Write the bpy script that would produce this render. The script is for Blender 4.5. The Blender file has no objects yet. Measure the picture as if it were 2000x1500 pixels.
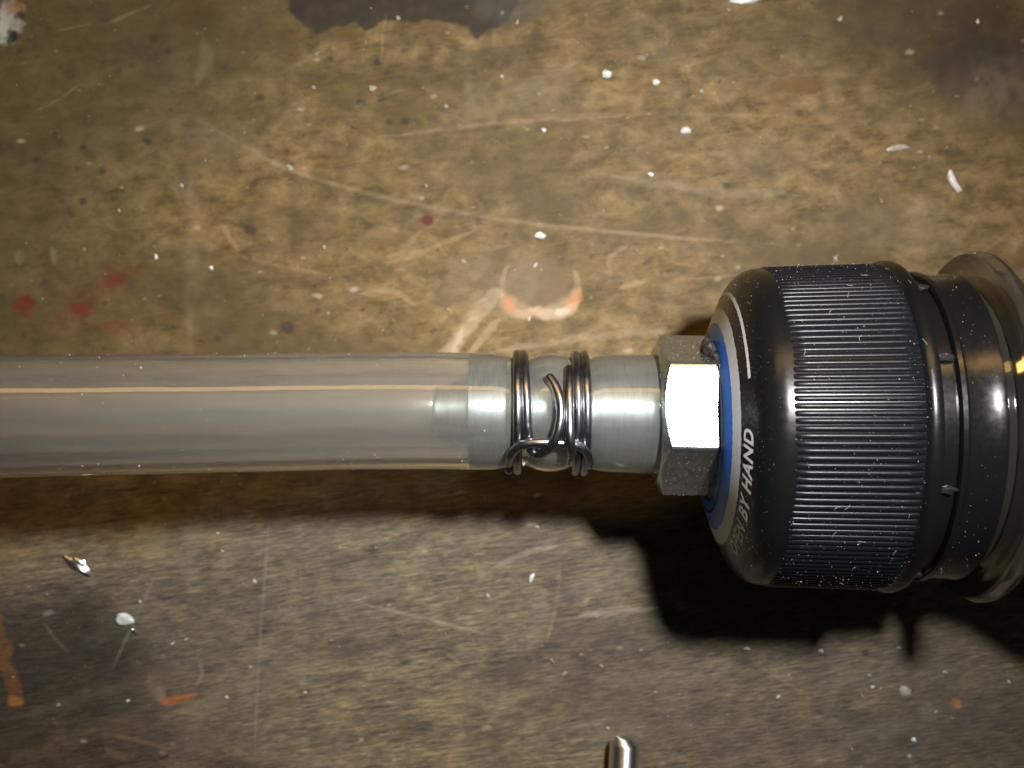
import bpy, bmesh, math, random
import numpy as np
from mathutils import Vector

random.seed(7)
rng = np.random.default_rng(11)
S = 0.001                      # everything below is laid out in millimetres
F, CX, CY = 2300.0, 1000.0, 750.0
AX_Z = 18.5                    # height of the bottle axis above the bench
H = 115.0 + AX_Z               # camera height above the bench

sc = bpy.context.scene
col = sc.collection

# ------------------------------------------------------------------ camera
cam = bpy.data.cameras.new('camera')
cam.sensor_width = 36.0
cam.lens = 36.0 * F / 2000.0
cam.clip_start = 0.002
cam.clip_end = 10.0
cam.dof.use_dof = True
cam.dof.focus_distance = 0.108
cam.dof.aperture_fstop = 36.0
camo = bpy.data.objects.new('camera', cam)
camo.location = (0, 0, H * S)
col.objects.link(camo)
sc.camera = camo

# ------------------------------------------------------------------ dim room light
w = bpy.data.worlds.new('World')
sc.world = w
w.use_nodes = True
w.node_tree.nodes['Background'].inputs[0].default_value = (0.95, 1.0, 1.0, 1)
w.node_tree.nodes['Background'].inputs[1].default_value = 0.02

# ------------------------------------------------------------------ flash of the camera, up and to the right of the lens
fl = bpy.data.lights.new('camera_flash', 'AREA')
fl.shape = 'RECTANGLE'
fl.size = 0.013
fl.size_y = 0.009
fl.spread = math.radians(77)
fl.energy = 0.080
fl.color = (1.0, 0.97, 0.93)
flo = bpy.data.objects.new('camera_flash', fl)
flo.location = (0.0415, 0.034, H * S)
flo.rotation_euler = (Vector((-0.006, -0.002, 0.0)) - Vector(flo.location)).to_track_quat('-Z', 'Y').to_euler()
col.objects.link(flo)


# ------------------------------------------------------------------ the workshop's long warm lamp, whose line shows along the hose and the wires
lp = bpy.data.lights.new('workshop_lamp', 'AREA')
lp.shape = 'RECTANGLE'
lp.size = 1.3
lp.size_y = 0.15
lp.energy = 4.6
lp.color = (1.0, 0.56, 0.16)
lpo = bpy.data.objects.new('workshop_lamp', lp)
lpo.location = (0.0, 0.80, 0.75)
lpo.rotation_euler = (Vector((0, 0, 0)) - Vector(lpo.location)).to_track_quat('-Z', 'Y').to_euler()
col.objects.link(lpo)

sc.view_settings.view_transform = 'Standard'
sc.view_settings.look = 'None'
sc.view_settings.exposure = 0.0
sc.view_settings.gamma = 1.0
sc.view_settings.use_curve_mapping = False
sc.render.engine = 'CYCLES'
sc.cycles.use_denoising = True
sc.cycles.max_bounces = 14
sc.cycles.transmission_bounces = 12
sc.cycles.glossy_bounces = 6
sc.cycles.caustics_reflective = False
sc.cycles.caustics_refractive = True
sc.cycles.sample_clamp_indirect = 0.0


# ================================================================== helpers
def at(u, v, z=0.0):
    """the point (mm) at height z that the photograph shows at (u, v)"""
    t = H - z
    return ((u - CX) / F * t, (CY - v) / F * t, z)


def new_mat(name):
    m = bpy.data.materials.new(name)
    m.use_nodes = True
    nt = m.node_tree
    return m, nt, nt.nodes['Principled BSDF']


def setp(b, **k):
    for n, v in k.items():
        b.inputs[n.replace('_', ' ')].default_value = v


def node(nt, t, **kw):
    n = nt.nodes.new(t)
    for k, v in kw.items():
        setattr(n, k, v)
    return n


def mm_coords(nt, scale=(1, 1, 1), rot=(0, 0, 0)):
    tc = node(nt, 'ShaderNodeTexCoord')
    mp = node(nt, 'ShaderNodeMapping')
    mp.vector_type = 'POINT'
    mp.inputs['Scale'].default_value = tuple(1000 * s for s in scale)
    mp.inputs['Rotation'].default_value = rot
    nt.links.new(tc.outputs['Object'], mp.inputs['Vector'])
    return mp.outputs['Vector']


def noise(nt, vec, scale, detail=4, rough=0.55, dist=0.0):
    n = node(nt, 'ShaderNodeTexNoise')
    n.inputs['Scale'].default_value = scale
    n.inputs['Detail'].default_value = detail
    n.inputs['Roughness'].default_value = rough
    n.inputs['Distortion'].default_value = dist
    nt.links.new(vec, n.inputs['Vector'])
    return n.outputs['Fac']


def ramp(nt, fac, stops):
    r = node(nt, 'ShaderNodeValToRGB')
    cr = r.color_ramp
    while len(cr.elements) > 1:
        cr.elements.remove(cr.elements[-1])
    cr.elements[0].position, cr.elements[0].color = stops[0][0], (*stops[0][1], 1)
    for p, c in stops[1:]:
        e = cr.elements.new(p)
        e.color = (*c, 1)
    nt.links.new(fac, r.inputs['Fac'])
    return r.outputs['Color']


def mixc(nt, fac, a, b, mode='MIX'):
    m = node(nt, 'ShaderNodeMix', data_type='RGBA', blend_type=mode)
    for sock, v in ((m.inputs['Factor'], fac), (m.inputs['A'], a), (m.inputs['B'], b)):
        pass
    def plug(idx, v):
        s = m.inputs[idx]
        if isinstance(v, (int, float)):
            s.default_value = v
        elif isinstance(v, tuple):
            s.default_value = (*v, 1)
        else:
            nt.links.new(v, s)
    plug(0, fac)
    plug(6, a)
    plug(7, b)
    return m.outputs[2]


def math_n(nt, op, a, b=None, clamp=False):
    m = node(nt, 'ShaderNodeMath', operation=op)
    m.use_clamp = clamp
    for i, v in enumerate((a, b)):
        if v is None:
            continue
        if isinstance(v, (int, float)):
            m.inputs[i].default_value = v
        else:
            nt.links.new(v, m.inputs[i])
    return m.outputs[0]


def bump(nt, bsdf, h, strength, dist_mm):
    b = node(nt, 'ShaderNodeBump')
    b.inputs['Strength'].default_value = strength
    b.inputs['Distance'].default_value = dist_mm * S
    nt.links.new(h, b.inputs['Height'])
    nt.links.new(b.outputs['Normal'], bsdf.inputs['Normal'])


# ------------------------------------------------------------------ materials
def black_plastic(name, base, rough, bmp=0.15):
    m, nt, b = new_mat(name)
    setp(b, Base_Color=(*base, 1), Roughness=rough, IOR=1.5)
    v = mm_coords(nt)
    n = noise(nt, v, 1.7, 5, 0.6)
    r = math_n(nt, 'MULTIPLY_ADD', n, 0.22)
    r.node.inputs[2].default_value = rough - 0.11
    nt.links.new(r, b.inputs['Roughness'])
    bump(nt, b, noise(nt, v, 6.0, 3), bmp, 0.01)
    return m


M = {}
M['cap'] = black_plastic('black_cap_plastic', (0.005, 0.0055, 0.006), 0.28)
M['cap'].node_tree.nodes['Principled BSDF'].inputs['Specular IOR Level'].default_value = 0.35
M['ribs'] = black_plastic('black_ribbed_plastic', (0.006, 0.007, 0.010), 0.26)
M['ribs'].node_tree.nodes['Principled BSDF'].inputs['Specular IOR Level'].default_value = 0.12
M['band'] = black_plastic('black_band_plastic', (0.006, 0.006, 0.007), 0.22)
M['bridge'] = black_plastic('stressed_bridge_plastic', (0.018, 0.018, 0.02), 0.14, 0.6)

# grey print, a little grainy
m, nt, b = new_mat('grey_print')
v = mm_coords(nt)
nt.links.new(ramp(nt, noise(nt, v, 9, 3, 0.7), [(0.35, (0.50, 0.55, 0.60)), (0.65, (0.72, 0.77, 0.82))]), b.inputs['Base Color'])
setp(b, Roughness=0.45)
M['grey'] = m
m, nt, b = new_mat('blue_print')
v = mm_coords(nt)
nt.links.new(ramp(nt, noise(nt, v, 2.5, 4), [(0.3, (0.006, 0.11, 0.62)), (0.7, (0.012, 0.17, 0.85))]), b.inputs['Base Color'])
setp(b, Roughness=0.4)
M['blue'] = m

# glue
m, nt, b = new_mat('dark_glue')
v = mm_coords(nt)
nt.links.new(ramp(nt, noise(nt, v, 2.2, 5), [(0.4, (0.012, 0.012, 0.012)), (0.75, (0.07, 0.068, 0.062))]), b.inputs['Base Color'])
setp(b, Roughness=0.25)
bump(nt, b, noise(nt, v, 4, 4), 0.6, 0.2)
M['glue'] = m

# zinc-plated steel
def metal(name, c0, c1, rough, stretch=(1, 1, 1), var=0.10, metallic=1.0):
    m, nt, b = new_mat(name)
    v = mm_coords(nt, stretch)
    n = noise(nt, v, 1.2, 6, 0.65)
    nt.links.new(ramp(nt, n, [(0.3, c0), (0.7, c1)]), b.inputs['Base Color'])
    setp(b, Metallic=metallic)
    r = math_n(nt, 'MULTIPLY_ADD', n, var * 2)
    r.node.inputs[2].default_value = rough - var
    nt.links.new(r, b.inputs['Roughness'])
    bump(nt, b, noise(nt, v, 5, 4), 0.12, 0.01)
    return m

M['zinc'] = metal('zinc_plated_steel', (0.36, 0.44, 0.46), (0.50, 0.58, 0.60), 0.28, metallic=0.97)
M['barb'] = metal('turned_zinc_steel', (0.40, 0.49, 0.51), (0.58, 0.67, 0.69), 0.52, (2, 0.4, 0.4), 0.04, 0.98)
M['wire'] = metal('spring_wire_steel', (0.22, 0.23, 0.25), (0.36, 0.37, 0.40), 0.30)
M['pin'] = metal('polished_pin_steel', (0.78, 0.79, 0.82), (0.88, 0.89, 0.92), 0.50, (0.4, 3, 3), 0.04)
nt = M['pin'].node_tree                                # turned finish: fine rings round the pin
b = nt.nodes['Principled BSDF']
tg = node(nt, 'ShaderNodeTangent', direction_type='RADIAL', axis='Y')
nt.links.new(tg.outputs['Tangent'], b.inputs['Tangent'])
b.inputs['Anisotropic'].default_value = 0.9
b.inputs['Anisotropic Rotation'].default_value = 0.25
nt = M['barb'].node_tree                               # lathe-turned as well
b = nt.nodes['Principled BSDF']
tg = node(nt, 'ShaderNodeTangent', direction_type='RADIAL', axis='X')
nt.links.new(tg.outputs['Tangent'], b.inputs['Tangent'])
b.inputs['Anisotropic'].default_value = 0.82
b.inputs['Anisotropic Rotation'].default_value = 0.25

# clear vinyl hose, slightly milky
m, nt, b = new_mat('clear_vinyl')
v = mm_coords(nt, (0.15, 2, 2))
n = noise(nt, v, 1.0, 4)
setp(b, Base_Color=(0.86, 0.87, 0.83, 1), IOR=1.48, Roughness=0.05)
hz = noise(nt, mm_coords(nt, (0.25, 1.2, 1.2)), 0.9, 6, 0.65)
sc_ = noise(nt, mm_coords(nt, (0.5, 6, 6)), 1.0, 3, 0.6)
tw = math_n(nt, 'MULTIPLY_ADD', math_n(nt, 'MULTIPLY', hz, sc_), -0.14)        # handled, faintly scuffed skin
tw.node.inputs[2].default_value = 0.966
nt.links.new(tw, b.inputs['Transmission Weight'])
bump(nt, b, n, 0.08, 0.03)
M['vinyl'] = m
m, nt, b = new_mat('hazy_vinyl_bore')
setp(b, Base_Color=(0.62, 0.62, 0.58, 1), IOR=1.48, Roughness=0.24)
b.inputs['Transmission Weight'].default_value = 0.94
M['bore'] = m
m, nt, b = new_mat('cut_vinyl_end')
setp(b, Base_Color=(0.30, 0.22, 0.10, 1), Roughness=0.5)
b.inputs['Transmission Weight'].default_value = 0.4
M['vinyl_end'] = m

# PET
m, nt, b = new_mat('clear_bottle_plastic')
setp(b, Base_Color=(0.42, 0.41, 0.37, 1), IOR=1.55, Roughness=0.07)
b.inputs['Transmission Weight'].default_value = 0.96
b.inputs['Specular IOR Level'].default_value = 0.25
v = mm_coords(nt)
bump(nt, b, noise(nt, v, 1.0, 3), 0.05, 0.03)
M['pet'] = m

m, nt, b = new_mat('pale_dust')
setp(b, Base_Color=(0.36, 0.35, 0.33, 1), Roughness=0.7)
M['dust'] = m

def fleck_mat(name, c, rough, spec_coat=0.5):
    m, nt, b = new_mat(name)
    v = mm_coords(nt)
    nt.links.new(ramp(nt, noise(nt, v, 3, 3), [(0.3, tuple(x * 0.7 for x in c)), (0.7, c)]), b.inputs['Base Color'])
    setp(b, Roughness=rough)
    b.inputs['Coat Weight'].default_value = spec_coat
    b.inputs['Coat Roughness'].default_value = 0.1
    return m

M['white_paint'] = fleck_mat('white_paint', (0.66, 0.68, 0.68), 0.35)
M['dull_paint'] = fleck_mat('dull_pale_paint', (0.34, 0.32, 0.27), 0.5, 0.1)
M['shiny_chip'] = metal('bright_metal_chip', (0.75, 0.76, 0.78), (0.9, 0.9, 0.92), 0.3)

# ------------------------------------------------------------------ bench wood
m, nt, b = new_mat('old_bench_wood')
vec = mm_coords(nt, (1, 1, 1), (0, 0, 0))
tc = node(nt, 'ShaderNodeTexCoord')
def grain_coords(sx, sy, ang):
    r = node(nt, 'ShaderNodeMapping')
    r.vector_type = 'TEXTURE'
    r.inputs['Rotation'].default_value = (0, 0, math.radians(ang))
    nt.links.new(vec, r.inputs['Vector'])
    s = node(nt, 'ShaderNodeMapping')
    s.inputs['Scale'].default_value = (sx, sy, 1)
    nt.links.new(r.outputs['Vector'], s.inputs['Vector'])
    return s.outputs['Vector']
zone = node(nt, 'ShaderNodeAttribute', attribute_name='zone')
zsep = node(nt, 'ShaderNodeSeparateColor')
nt.links.new(zone.outputs['Color'], zsep.inputs['Color'])
worn = zsep.outputs['Red']           # bare scraped wood, where the finish is gone
dark = zsep.outputs['Green']         # soaked-in dirt
olive = zsep.outputs['Blue']         # old oily finish
big = noise(nt, grain_coords(0.5, 1, 4), 0.06, 6, 0.6, 0.3)
mott = noise(nt, grain_coords(0.62, 1.0, 5), 0.40, 9, 0.74, 0.35)
g1 = noise(nt, grain_coords(0.20, 2.5, 8), 1.0, 8, 0.74, 0.25)
g2 = noise(nt, grain_coords(0.55, 6.5, 9), 1.0, 5, 0.75, 0.2)
# finish still on: mottled tan to brown
fin = ramp(nt, mott, [(0.30, (0.030, 0.022, 0.008)), (0.42, (0.092, 0.065, 0.024)), (0.55, (0.176, 0.126, 0.058)), (0.72, (0.295, 0.217, 0.112))])
fin = mixc(nt, math_n(nt, 'MULTIPLY', math_n(nt, 'SUBTRACT', g1, 0.42, True), 2.2, True), fin, (0.22, 0.140, 0.056))
fin = mixc(nt, ramp(nt, big, [(0.42, (0, 0, 0)), (0.60, (0.8, 0.8, 0.8))]), fin, (0.080, 0.058, 0.026))
fin = mixc(nt, olive, fin, mixc(nt, mott, (0.034, 0.030, 0.015), (0.135, 0.112, 0.056)))
# worn: streaky grey-brown grain
wv = mixc(nt, 0.33, mixc(nt, 0.45, g1, g2), mott)
wr = ramp(nt, wv, [(0.40, (0.048, 0.047, 0.042)), (0.47, (0.120, 0.104, 0.078)), (0.53, (0.205, 0.165, 0.104)), (0.63, (0.40, 0.31, 0.185))])
wr = mixc(nt, ramp(nt, big, [(0.40, (0, 0, 0)), (0.62, (0.75, 0.75, 0.75))]), wr, mixc(nt, g2, (0.045, 0.040, 0.036), (0.19, 0.155, 0.125)))
base = mixc(nt, worn, fin, wr)
base = mixc(nt, dark, base, mixc(nt, mott, (0.010, 0.009, 0.008), (0.055, 0.045, 0.036)))
keep = math_n(nt, 'SUBTRACT', 1.0, worn)
sm = noise(nt, grain_coords(0.8, 1.0, -6), 0.5, 3, 0.5, 0.0)
base = mixc(nt, math_n(nt, 'MULTIPLY', ramp(nt, sm, [(0.30, (0.5, 0.5, 0.5)), (0.52, (0, 0, 0))]), keep), base, (0.048, 0.040, 0.025))
# dark pinholes and pale flecks of dirt
pn = noise(nt, grain_coords(0.8, 1.0, 0), 1.15, 3, 0.55)
base = mixc(nt, math_n(nt, 'MULTIPLY', ramp(nt, pn, [(0.26, (0.6, 0.6, 0.6)), (0.36, (0, 0, 0))]), keep), base, (0.035, 0.028, 0.019))
pl = noise(nt, grain_coords(1.0, 1.2, 30), 1.3, 3, 0.5)
base = mixc(nt, ramp(nt, pl, [(0.68, (0, 0, 0)), (0.77, (0.55, 0.55, 0.55))]), base, (0.34, 0.27, 0.18))
mk = node(nt, 'ShaderNodeAttribute', attribute_name='marks')
base = mixc(nt, mk.outputs['Alpha'], base, mk.outputs['Color'])
gs = ramp(nt, g2, [(0.34, (0.62, 0.62, 0.62)), (0.62, (1.12, 1.12, 1.12))])
base = mixc(nt, math_n(nt, 'MULTIPLY_ADD', worn, 0.55), base, gs, 'MULTIPLY')
for n_m in nt.nodes:
    if n_m.type == 'MATH' and n_m.operation == 'MULTIPLY_ADD' and abs(n_m.inputs[1].default_value - 0.55) < 1e-6:
        n_m.inputs[2].default_value = 0.25
nt.links.new(base, b.inputs['Base Color'])
ro = mixc(nt, worn, (0.50, 0.50, 0.50), (0.46, 0.46, 0.46))
nt.links.new(ro, b.inputs['Roughness'])
setp(b, IOR=1.42)
b.inputs['Specular IOR Level'].default_value = 0.16
hh = math_n(nt, 'ADD', math_n(nt, 'MULTIPLY', g2, 1.0), math_n(nt, 'MULTIPLY', mott, 0.6))
hb = math_n(nt, 'MULTIPLY_ADD', worn, 0.55)
hb.node.inputs[2].default_value = 0.22
bn = node(nt, 'ShaderNodeBump')
bn.inputs['Distance'].default_value = 0.28 * S
nt.links.new(hb, bn.inputs['Strength'])
nt.links.new(hh, bn.inputs['Height'])
nt.links.new(bn.outputs['Normal'], b.inputs['Normal'])
M['wood'] = m
m, nt, b = new_mat('bench_core_wood')
v = mm_coords(nt, (0.05, 0.6, 0.6))
nt.links.new(ramp(nt, noise(nt, v, 1, 5), [(0.3, (0.06, 0.042, 0.024)), (0.7, (0.17, 0.12, 0.07))]), b.inputs['Base Color'])
setp(b, Roughness=0.7)
M['core'] = m


# ------------------------------------------------------------------ object builders
ROOT = {}


def tag(o, label, cat, group=None, kind=None):
    if label:
        o['label'] = label
    if cat:
        o['category'] = cat
    if group:
        o['group'] = group
    if kind:
        o['kind'] = kind
    return o


def thing(name, label, cat, base, group=None):
    o = bpy.data.objects.new(name, None)
    o.empty_display_size = 0.005
    o.location = tuple(c * S for c in base)
    col.objects.link(o)
    ROOT[o.name] = Vector(base)
    return tag(o, label, cat, group)


def root_of(o):
    while o.parent:
        o = o.parent
    return o


def obj(name, verts, faces, mat, parent=None, origin=None, smooth=True, sharp=32):
    """verts in mm, scene axes"""
    base = Vector((0, 0, 0))
    if parent is not None:
        base = ROOT[root_of(parent).name]
    elif origin is not None:
        base = Vector(origin)
    va = (np.asarray(verts, dtype=np.float64) - np.array(base)) * S
    me = bpy.data.meshes.new(name)
    me.from_pydata(va.tolist(), [], faces)
    me.update()
    bm = bmesh.new()
    bm.from_mesh(me)
    bmesh.ops.recalc_face_normals(bm, faces=bm.faces)
    bm.to_mesh(me)
    bm.free()
    if smooth:
        me.polygons.foreach_set('use_smooth', [True] * len(me.polygons))
        if sharp:
            me.set_sharp_from_angle(angle=math.radians(sharp))
    mats = mat if isinstance(mat, (list, tuple)) else [mat]
    for mm in mats:
        me.materials.append(mm)
    o = bpy.data.objects.new(name, me)
    col.objects.link(o)
    if parent is not None:
        o.parent = parent
    elif origin is not None:
        o.location = tuple(c * S for c in origin)
    return o


def rings_to_faces(nr, n, close_rings=False):
    fs = []
    for i in range(nr if close_rings else nr - 1):
        j = (i + 1) % nr
        for k in range(n):
            k2 = (k + 1) % n
            fs.append((i * n + k, i * n + k2, j * n + k2, j * n + k))
    return fs


def lathe(profile, ay, n=128, closed=True, az=AX_Z, wob=None):
    """profile [(x, r)] turned about the line y = ay(x), z = az; phi 0 points up, 90 deg points to +y"""
    vs = []
    for x, r in profile:
        y0 = ay(x) if callable(ay) else ay
        for k in range(n):
            a = 2 * math.pi * k / n
            vs.append((x, y0 + r * math.sin(a), az + r * math.cos(a)))
    return vs, rings_to_faces(len(profile), n, closed)


def smooth_path(pts, sub=12):
    p = [Vector(q) for q in pts]
    p = [2 * p[0] - p[1]] + p + [2 * p[-1] - p[-2]]
    out = []
    for i in range(1, len(p) - 2):
        for s in range(sub):
            t = s / sub
            a, b_, c, d = p[i - 1], p[i], p[i + 1], p[i + 2]
            out.append(0.5 * ((2 * b_) + (c - a) * t + (2 * a - 5 * b_ + 4 * c - d) * t * t + (3 * b_ - a - 3 * c + d) * t ** 3))
    out.append(p[-2])
    return out


def tube(path, r, n=14, caps=True, round_end=True):
    """a round bar along a path of Vectors"""
    P = list(path)
    rad = [r] * len(P)
    if round_end:
        t0 = (P[0] - P[1]).normalized()
        t1 = (P[-1] - P[-2]).normalized()
        P = [P[0] + t0 * r * 0.35] + P + [P[-1] + t1 * r * 0.35]
        rad = [r * 0.72] + rad + [r * 0.72]
    vs = []
    up = None
    for i, q in enumerate(P):
        t = (P[min(i + 1, len(P) - 1)] - P[max(i - 1, 0)]).normalized()
        if up is None:
            up = Vector((0, 0, 1)) if abs(t.z) < 0.9 else Vector((1, 0, 0))
        up = (up - t * up.dot(t)).normalized()
        sd = t.cross(up)
        for k in range(n):
            a = 2 * math.pi * k / n
            vs.append(tuple(q + (up * math.cos(a) + sd * math.sin(a)) * rad[i]))
    fs = rings_to_faces(len(P), n)
    if caps:
        fs.append(tuple(range(n)))
        fs.append(tuple(range((len(P) - 1) * n, len(P) * n)))
    return vs, fs


def merge(parts):
    V, Fc = [], []
    for vs, fs in parts:
        o = len(V)
        V += list(vs)
        Fc += [tuple(i + o for i in f) for f in fs]
    return V, Fc


def icosphere(sub=2):
    bm = bmesh.new()
    bmesh.ops.create_icosphere(bm, subdivisions=sub, radius=1)
    vs = [tuple(v.co) for v in bm.verts]
    fs = [tuple(v.index for v in f.verts) for f in bm.faces]
    bm.free()
    return vs, fs


ICO = {1: icosphere(1), 2: icosphere(2), 3: icosphere(3)}
OCT = ([(1, 0, 0), (-1, 0, 0), (0, 1, 0), (0, -1, 0), (0, 0, 1), (0, 0, -1)],
       [(0, 2, 4), (2, 1, 4), (1, 3, 4), (3, 0, 4), (2, 0, 5), (1, 2, 5), (3, 1, 5), (0, 3, 5)])


def grains(points, sizes):
    """many tiny irregular grains as one mesh; points are (pos)"""
    V, Fc = [], []
    for p, s in zip(points, sizes):
        o = len(V)
        e = [s * random.uniform(0.55, 1.25) for _ in range(3)]
        a = random.uniform(0, math.pi)
        ca, sa = math.cos(a), math.sin(a)
        for x, y, z in OCT[0]:
            x, y, z = x * e[0], y * e[1], z * e[2] * 0.7
            V.append((p[0] + x * ca - y * sa, p[1] + x * sa + y * ca, p[2] + z))
        Fc += [tuple(i + o for i in f) for f in OCT[1]]
    return V, Fc


# ================================================================== the bench top
fine_x = np.arange(-66, 66.001, 0.17)
fine_y = np.arange(-50, 50.001, 0.17)
gx = np.concatenate([[-260, -180, -120, -85], fine_x, [85, 120, 180, 260]])
gy = np.concatenate([[-190, -130, -80, -60], fine_y, [60, 80, 130, 190]])
X, Y = np.meshgrid(gx, gy)
U = CX + X * F / H
V_ = CY - Y * F / H


def vnoise(U, V, cell, seed, octv=3, aspect=1.0, ang=0.0):
    """value noise in bench units (photograph pixels projected on the bench)"""
    r = np.random.default_rng(seed)
    out = np.zeros_like(U)
    amp, tot = 1.0, 0.0
    ca, sa = math.cos(math.radians(ang)), math.sin(math.radians(ang))
    A, B = (U * ca + V * sa) / aspect, (-U * sa + V * ca)
    for o in range(octv):
        lat = r.random((256, 256))
        a, b2 = A / cell + 1000.0, B / cell + 1000.0
        ia, ib = np.floor(a).astype(int), np.floor(b2).astype(int)
        fa, fb = a - ia, b2 - ib
        fa, fb = fa * fa * (3 - 2 * fa), fb * fb * (3 - 2 * fb)
        g = lambda i, j: lat[i % 256, j % 256]
        out += amp * ((g(ia, ib) * (1 - fa) + g(ia + 1, ib) * fa) * (1 - fb) + (g(ia, ib + 1) * (1 - fa) + g(ia + 1, ib + 1) * fa) * fb)
        tot += amp
        amp *= 0.55
        cell *= 0.5
    return out / tot


def sstep(x, a, b2):
    t = np.clip((x - a) / (b2 - a), 0, 1)
    return t * t * (3 - 2 * t)


RGB = np.zeros(U.shape + (3,))
ALP = np.zeros(U.shape)


def paint(mask, colour, sl):
    a = np.clip(mask, 0, 1)
    al = ALP[sl]
    out = a + al * (1 - a)
    for c in range(3):
        RGB[sl + (c,)] = np.where(out > 1e-6, (colour[c] * a + RGB[sl + (c,)] * al * (1 - a)) / np.maximum(out, 1e-6), 0)
    ALP[sl] = out


ROWV = V_[:, 0]
COLU = U[0, :]


def window(u0, u1, v0, v1):
    c = np.where((COLU >= u0) & (COLU <= u1))[0]
    r = np.where((ROWV >= v0) & (ROWV <= v1))[0]
    if len(c) == 0 or len(r) == 0:
        return None
    return (slice(r[0], r[-1] + 1), slice(c[0], c[-1] + 1))


def stroke(pts, width, colour, alpha=0.8, soft=0.5, rag=0.35, brk=0.5, seed=None, taper=True, ncell=30, wpts=None):
    """a scratch or smear along a polyline given where it lies on the bench"""
    seed = seed if seed is not None else int(rng.integers(1, 1 << 30))
    pts = [tuple(p) for p in smooth_path([(p[0], p[1], 0) for p in pts], 8)] if len(pts) > 2 else [(p[0], p[1], 0) for p in pts]
    pad = width * 2 + 12
    us = [p[0] for p in pts]
    vs = [p[1] for p in pts]
    sl = window(min(us) - pad, max(us) + pad, min(vs) - pad, max(vs) + pad)
    if sl is None:
        return
    u, v = U[sl], V_[sl]
    nz = vnoise(u, v, ncell, seed, 3) - 0.5
    nz2 = vnoise(u, v, ncell, seed + 5, 3) - 0.5
    u2, v2 = u + nz * width * rag * 2, v + nz2 * width * rag * 2
    best = np.full(u.shape, 1e9)
    tt = np.zeros(u.shape)
    L = 0.0
    segs = []
    for a, b2 in zip(pts[:-1], pts[1:]):
        l = math.hypot(b2[0] - a[0], b2[1] - a[1])
        segs.append((a, b2, L, l))
        L += l
    for a, b2, s0, l in segs:
        dx, dy = b2[0] - a[0], b2[1] - a[1]
        t = np.clip(((u2 - a[0]) * dx + (v2 - a[1]) * dy) / max(l * l, 1e-6), 0, 1)
        d = np.hypot(u2 - a[0] - t * dx, v2 - a[1] - t * dy)
        better = d < best
        best = np.where(better, d, best)
        tt = np.where(better, (s0 + t * l) / L, tt)
    wl = width * 0.5
    if wpts is not None:
        wl = wl * np.interp(tt, np.linspace(0, 1, len(wpts)), wpts)
    elif taper:
        wl = wl * np.clip(np.minimum(tt, 1 - tt) * 6, 0.25, 1)
    mask = 1 - sstep(best, wl * (1 - soft), wl * (1 + soft) + 0.8)
    br = sstep(vnoise(u, v, max(ncell * 0.5, 6), seed + 9, 3), 0.5 - 0.35, 0.5 + 0.25)
    mask = mask * alpha * STROKE_K * (1 - brk + brk * br)
    paint(mask, colour, sl)


def blob(cu, cv, ru, rv, colour, alpha=0.8, soft=0.3, rag=0.5, seed=None, ang=0, brk=0.3, ncell=None):
    seed = seed if seed is not None else int(rng.integers(1, 1 << 30))
    R = max(ru, rv) * 2.2 + 6
    sl = window(cu - R, cu + R, cv - R, cv + R)
    if sl is None:
        return
    u, v = U[sl], V_[sl]
    nc = ncell or max(min(ru, rv) * 0.9, 5)
    ca, sa = math.cos(math.radians(ang)), math.sin(math.radians(ang))
    a, b2 = (u - cu) * ca + (v - cv) * sa, -(u - cu) * sa + (v - cv) * ca
    d = np.hypot(a / ru, b2 / rv) + (vnoise(u, v, nc, seed, 4) - 0.5) * rag * 2
    mask = (1 - sstep(d, 1 - soft, 1 + soft)) * alpha
    if brk:
        mask = mask * (1 - brk + brk * sstep(vnoise(u, v, nc * 0.6, seed + 3, 3), 0.3, 0.65))
    paint(mask, colour, sl)


def poly(pts, colour, alpha, edge=5, rag=10, seed=1, brk=0.2):
    us = [p[0] for p in pts]
    vs = [p[1] for p in pts]
    sl = window(min(us) - 30, max(us) + 30, min(vs) - 30, max(vs) + 30)
    u, v = U[sl], V_[sl]
    u2 = u + (vnoise(u, v, 22, seed, 4) - 0.5) * rag * 2
    v2 = v + (vnoise(u, v, 22, seed + 1, 4) - 0.5) * rag * 2
    inside = np.zeros(u.shape, bool)
    dist = np.full(u.shape, 1e9)
    for a, b2 in zip(pts, pts[1:] + pts[:1]):
        dx, dy = b2[0] - a[0], b2[1] - a[1]
        t = np.clip(((u2 - a[0]) * dx + (v2 - a[1]) * dy) / (dx * dx + dy * dy), 0, 1)
        dist = np.minimum(dist, np.hypot(u2 - a[0] - t * dx, v2 - a[1] - t * dy))
        cr = (a[1] > v2) != (b2[1] > v2)
        with np.errstate(divide='ignore', invalid='ignore'):
            xi = (b2[0] - a[0]) * (v2 - a[1]) / (b2[1] - a[1] + 1e-12) + a[0]
        inside ^= cr & (u2 < xi)
    sd = np.where(inside, dist, -dist)
    mask = sstep(sd, -edge, edge) * alpha
    mask = mask * (1 - brk + brk * sstep(vnoise(u, v, 14, seed + 4, 3), 0.3, 0.6))
    paint(mask, colour, sl)


STROKE_K = 0.42
PALE = (0.40, 0.33, 0.24)
TAN = (0.34, 0.25, 0.15)
GREYP = (0.33, 0.31, 0.28)
DARK = (0.030, 0.026, 0.022)
BROWN = (0.075, 0.042, 0.014)
ORANGE = (0.52, 0.16, 0.045)
RED = (0.125, 0.022, 0.014)
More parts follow.
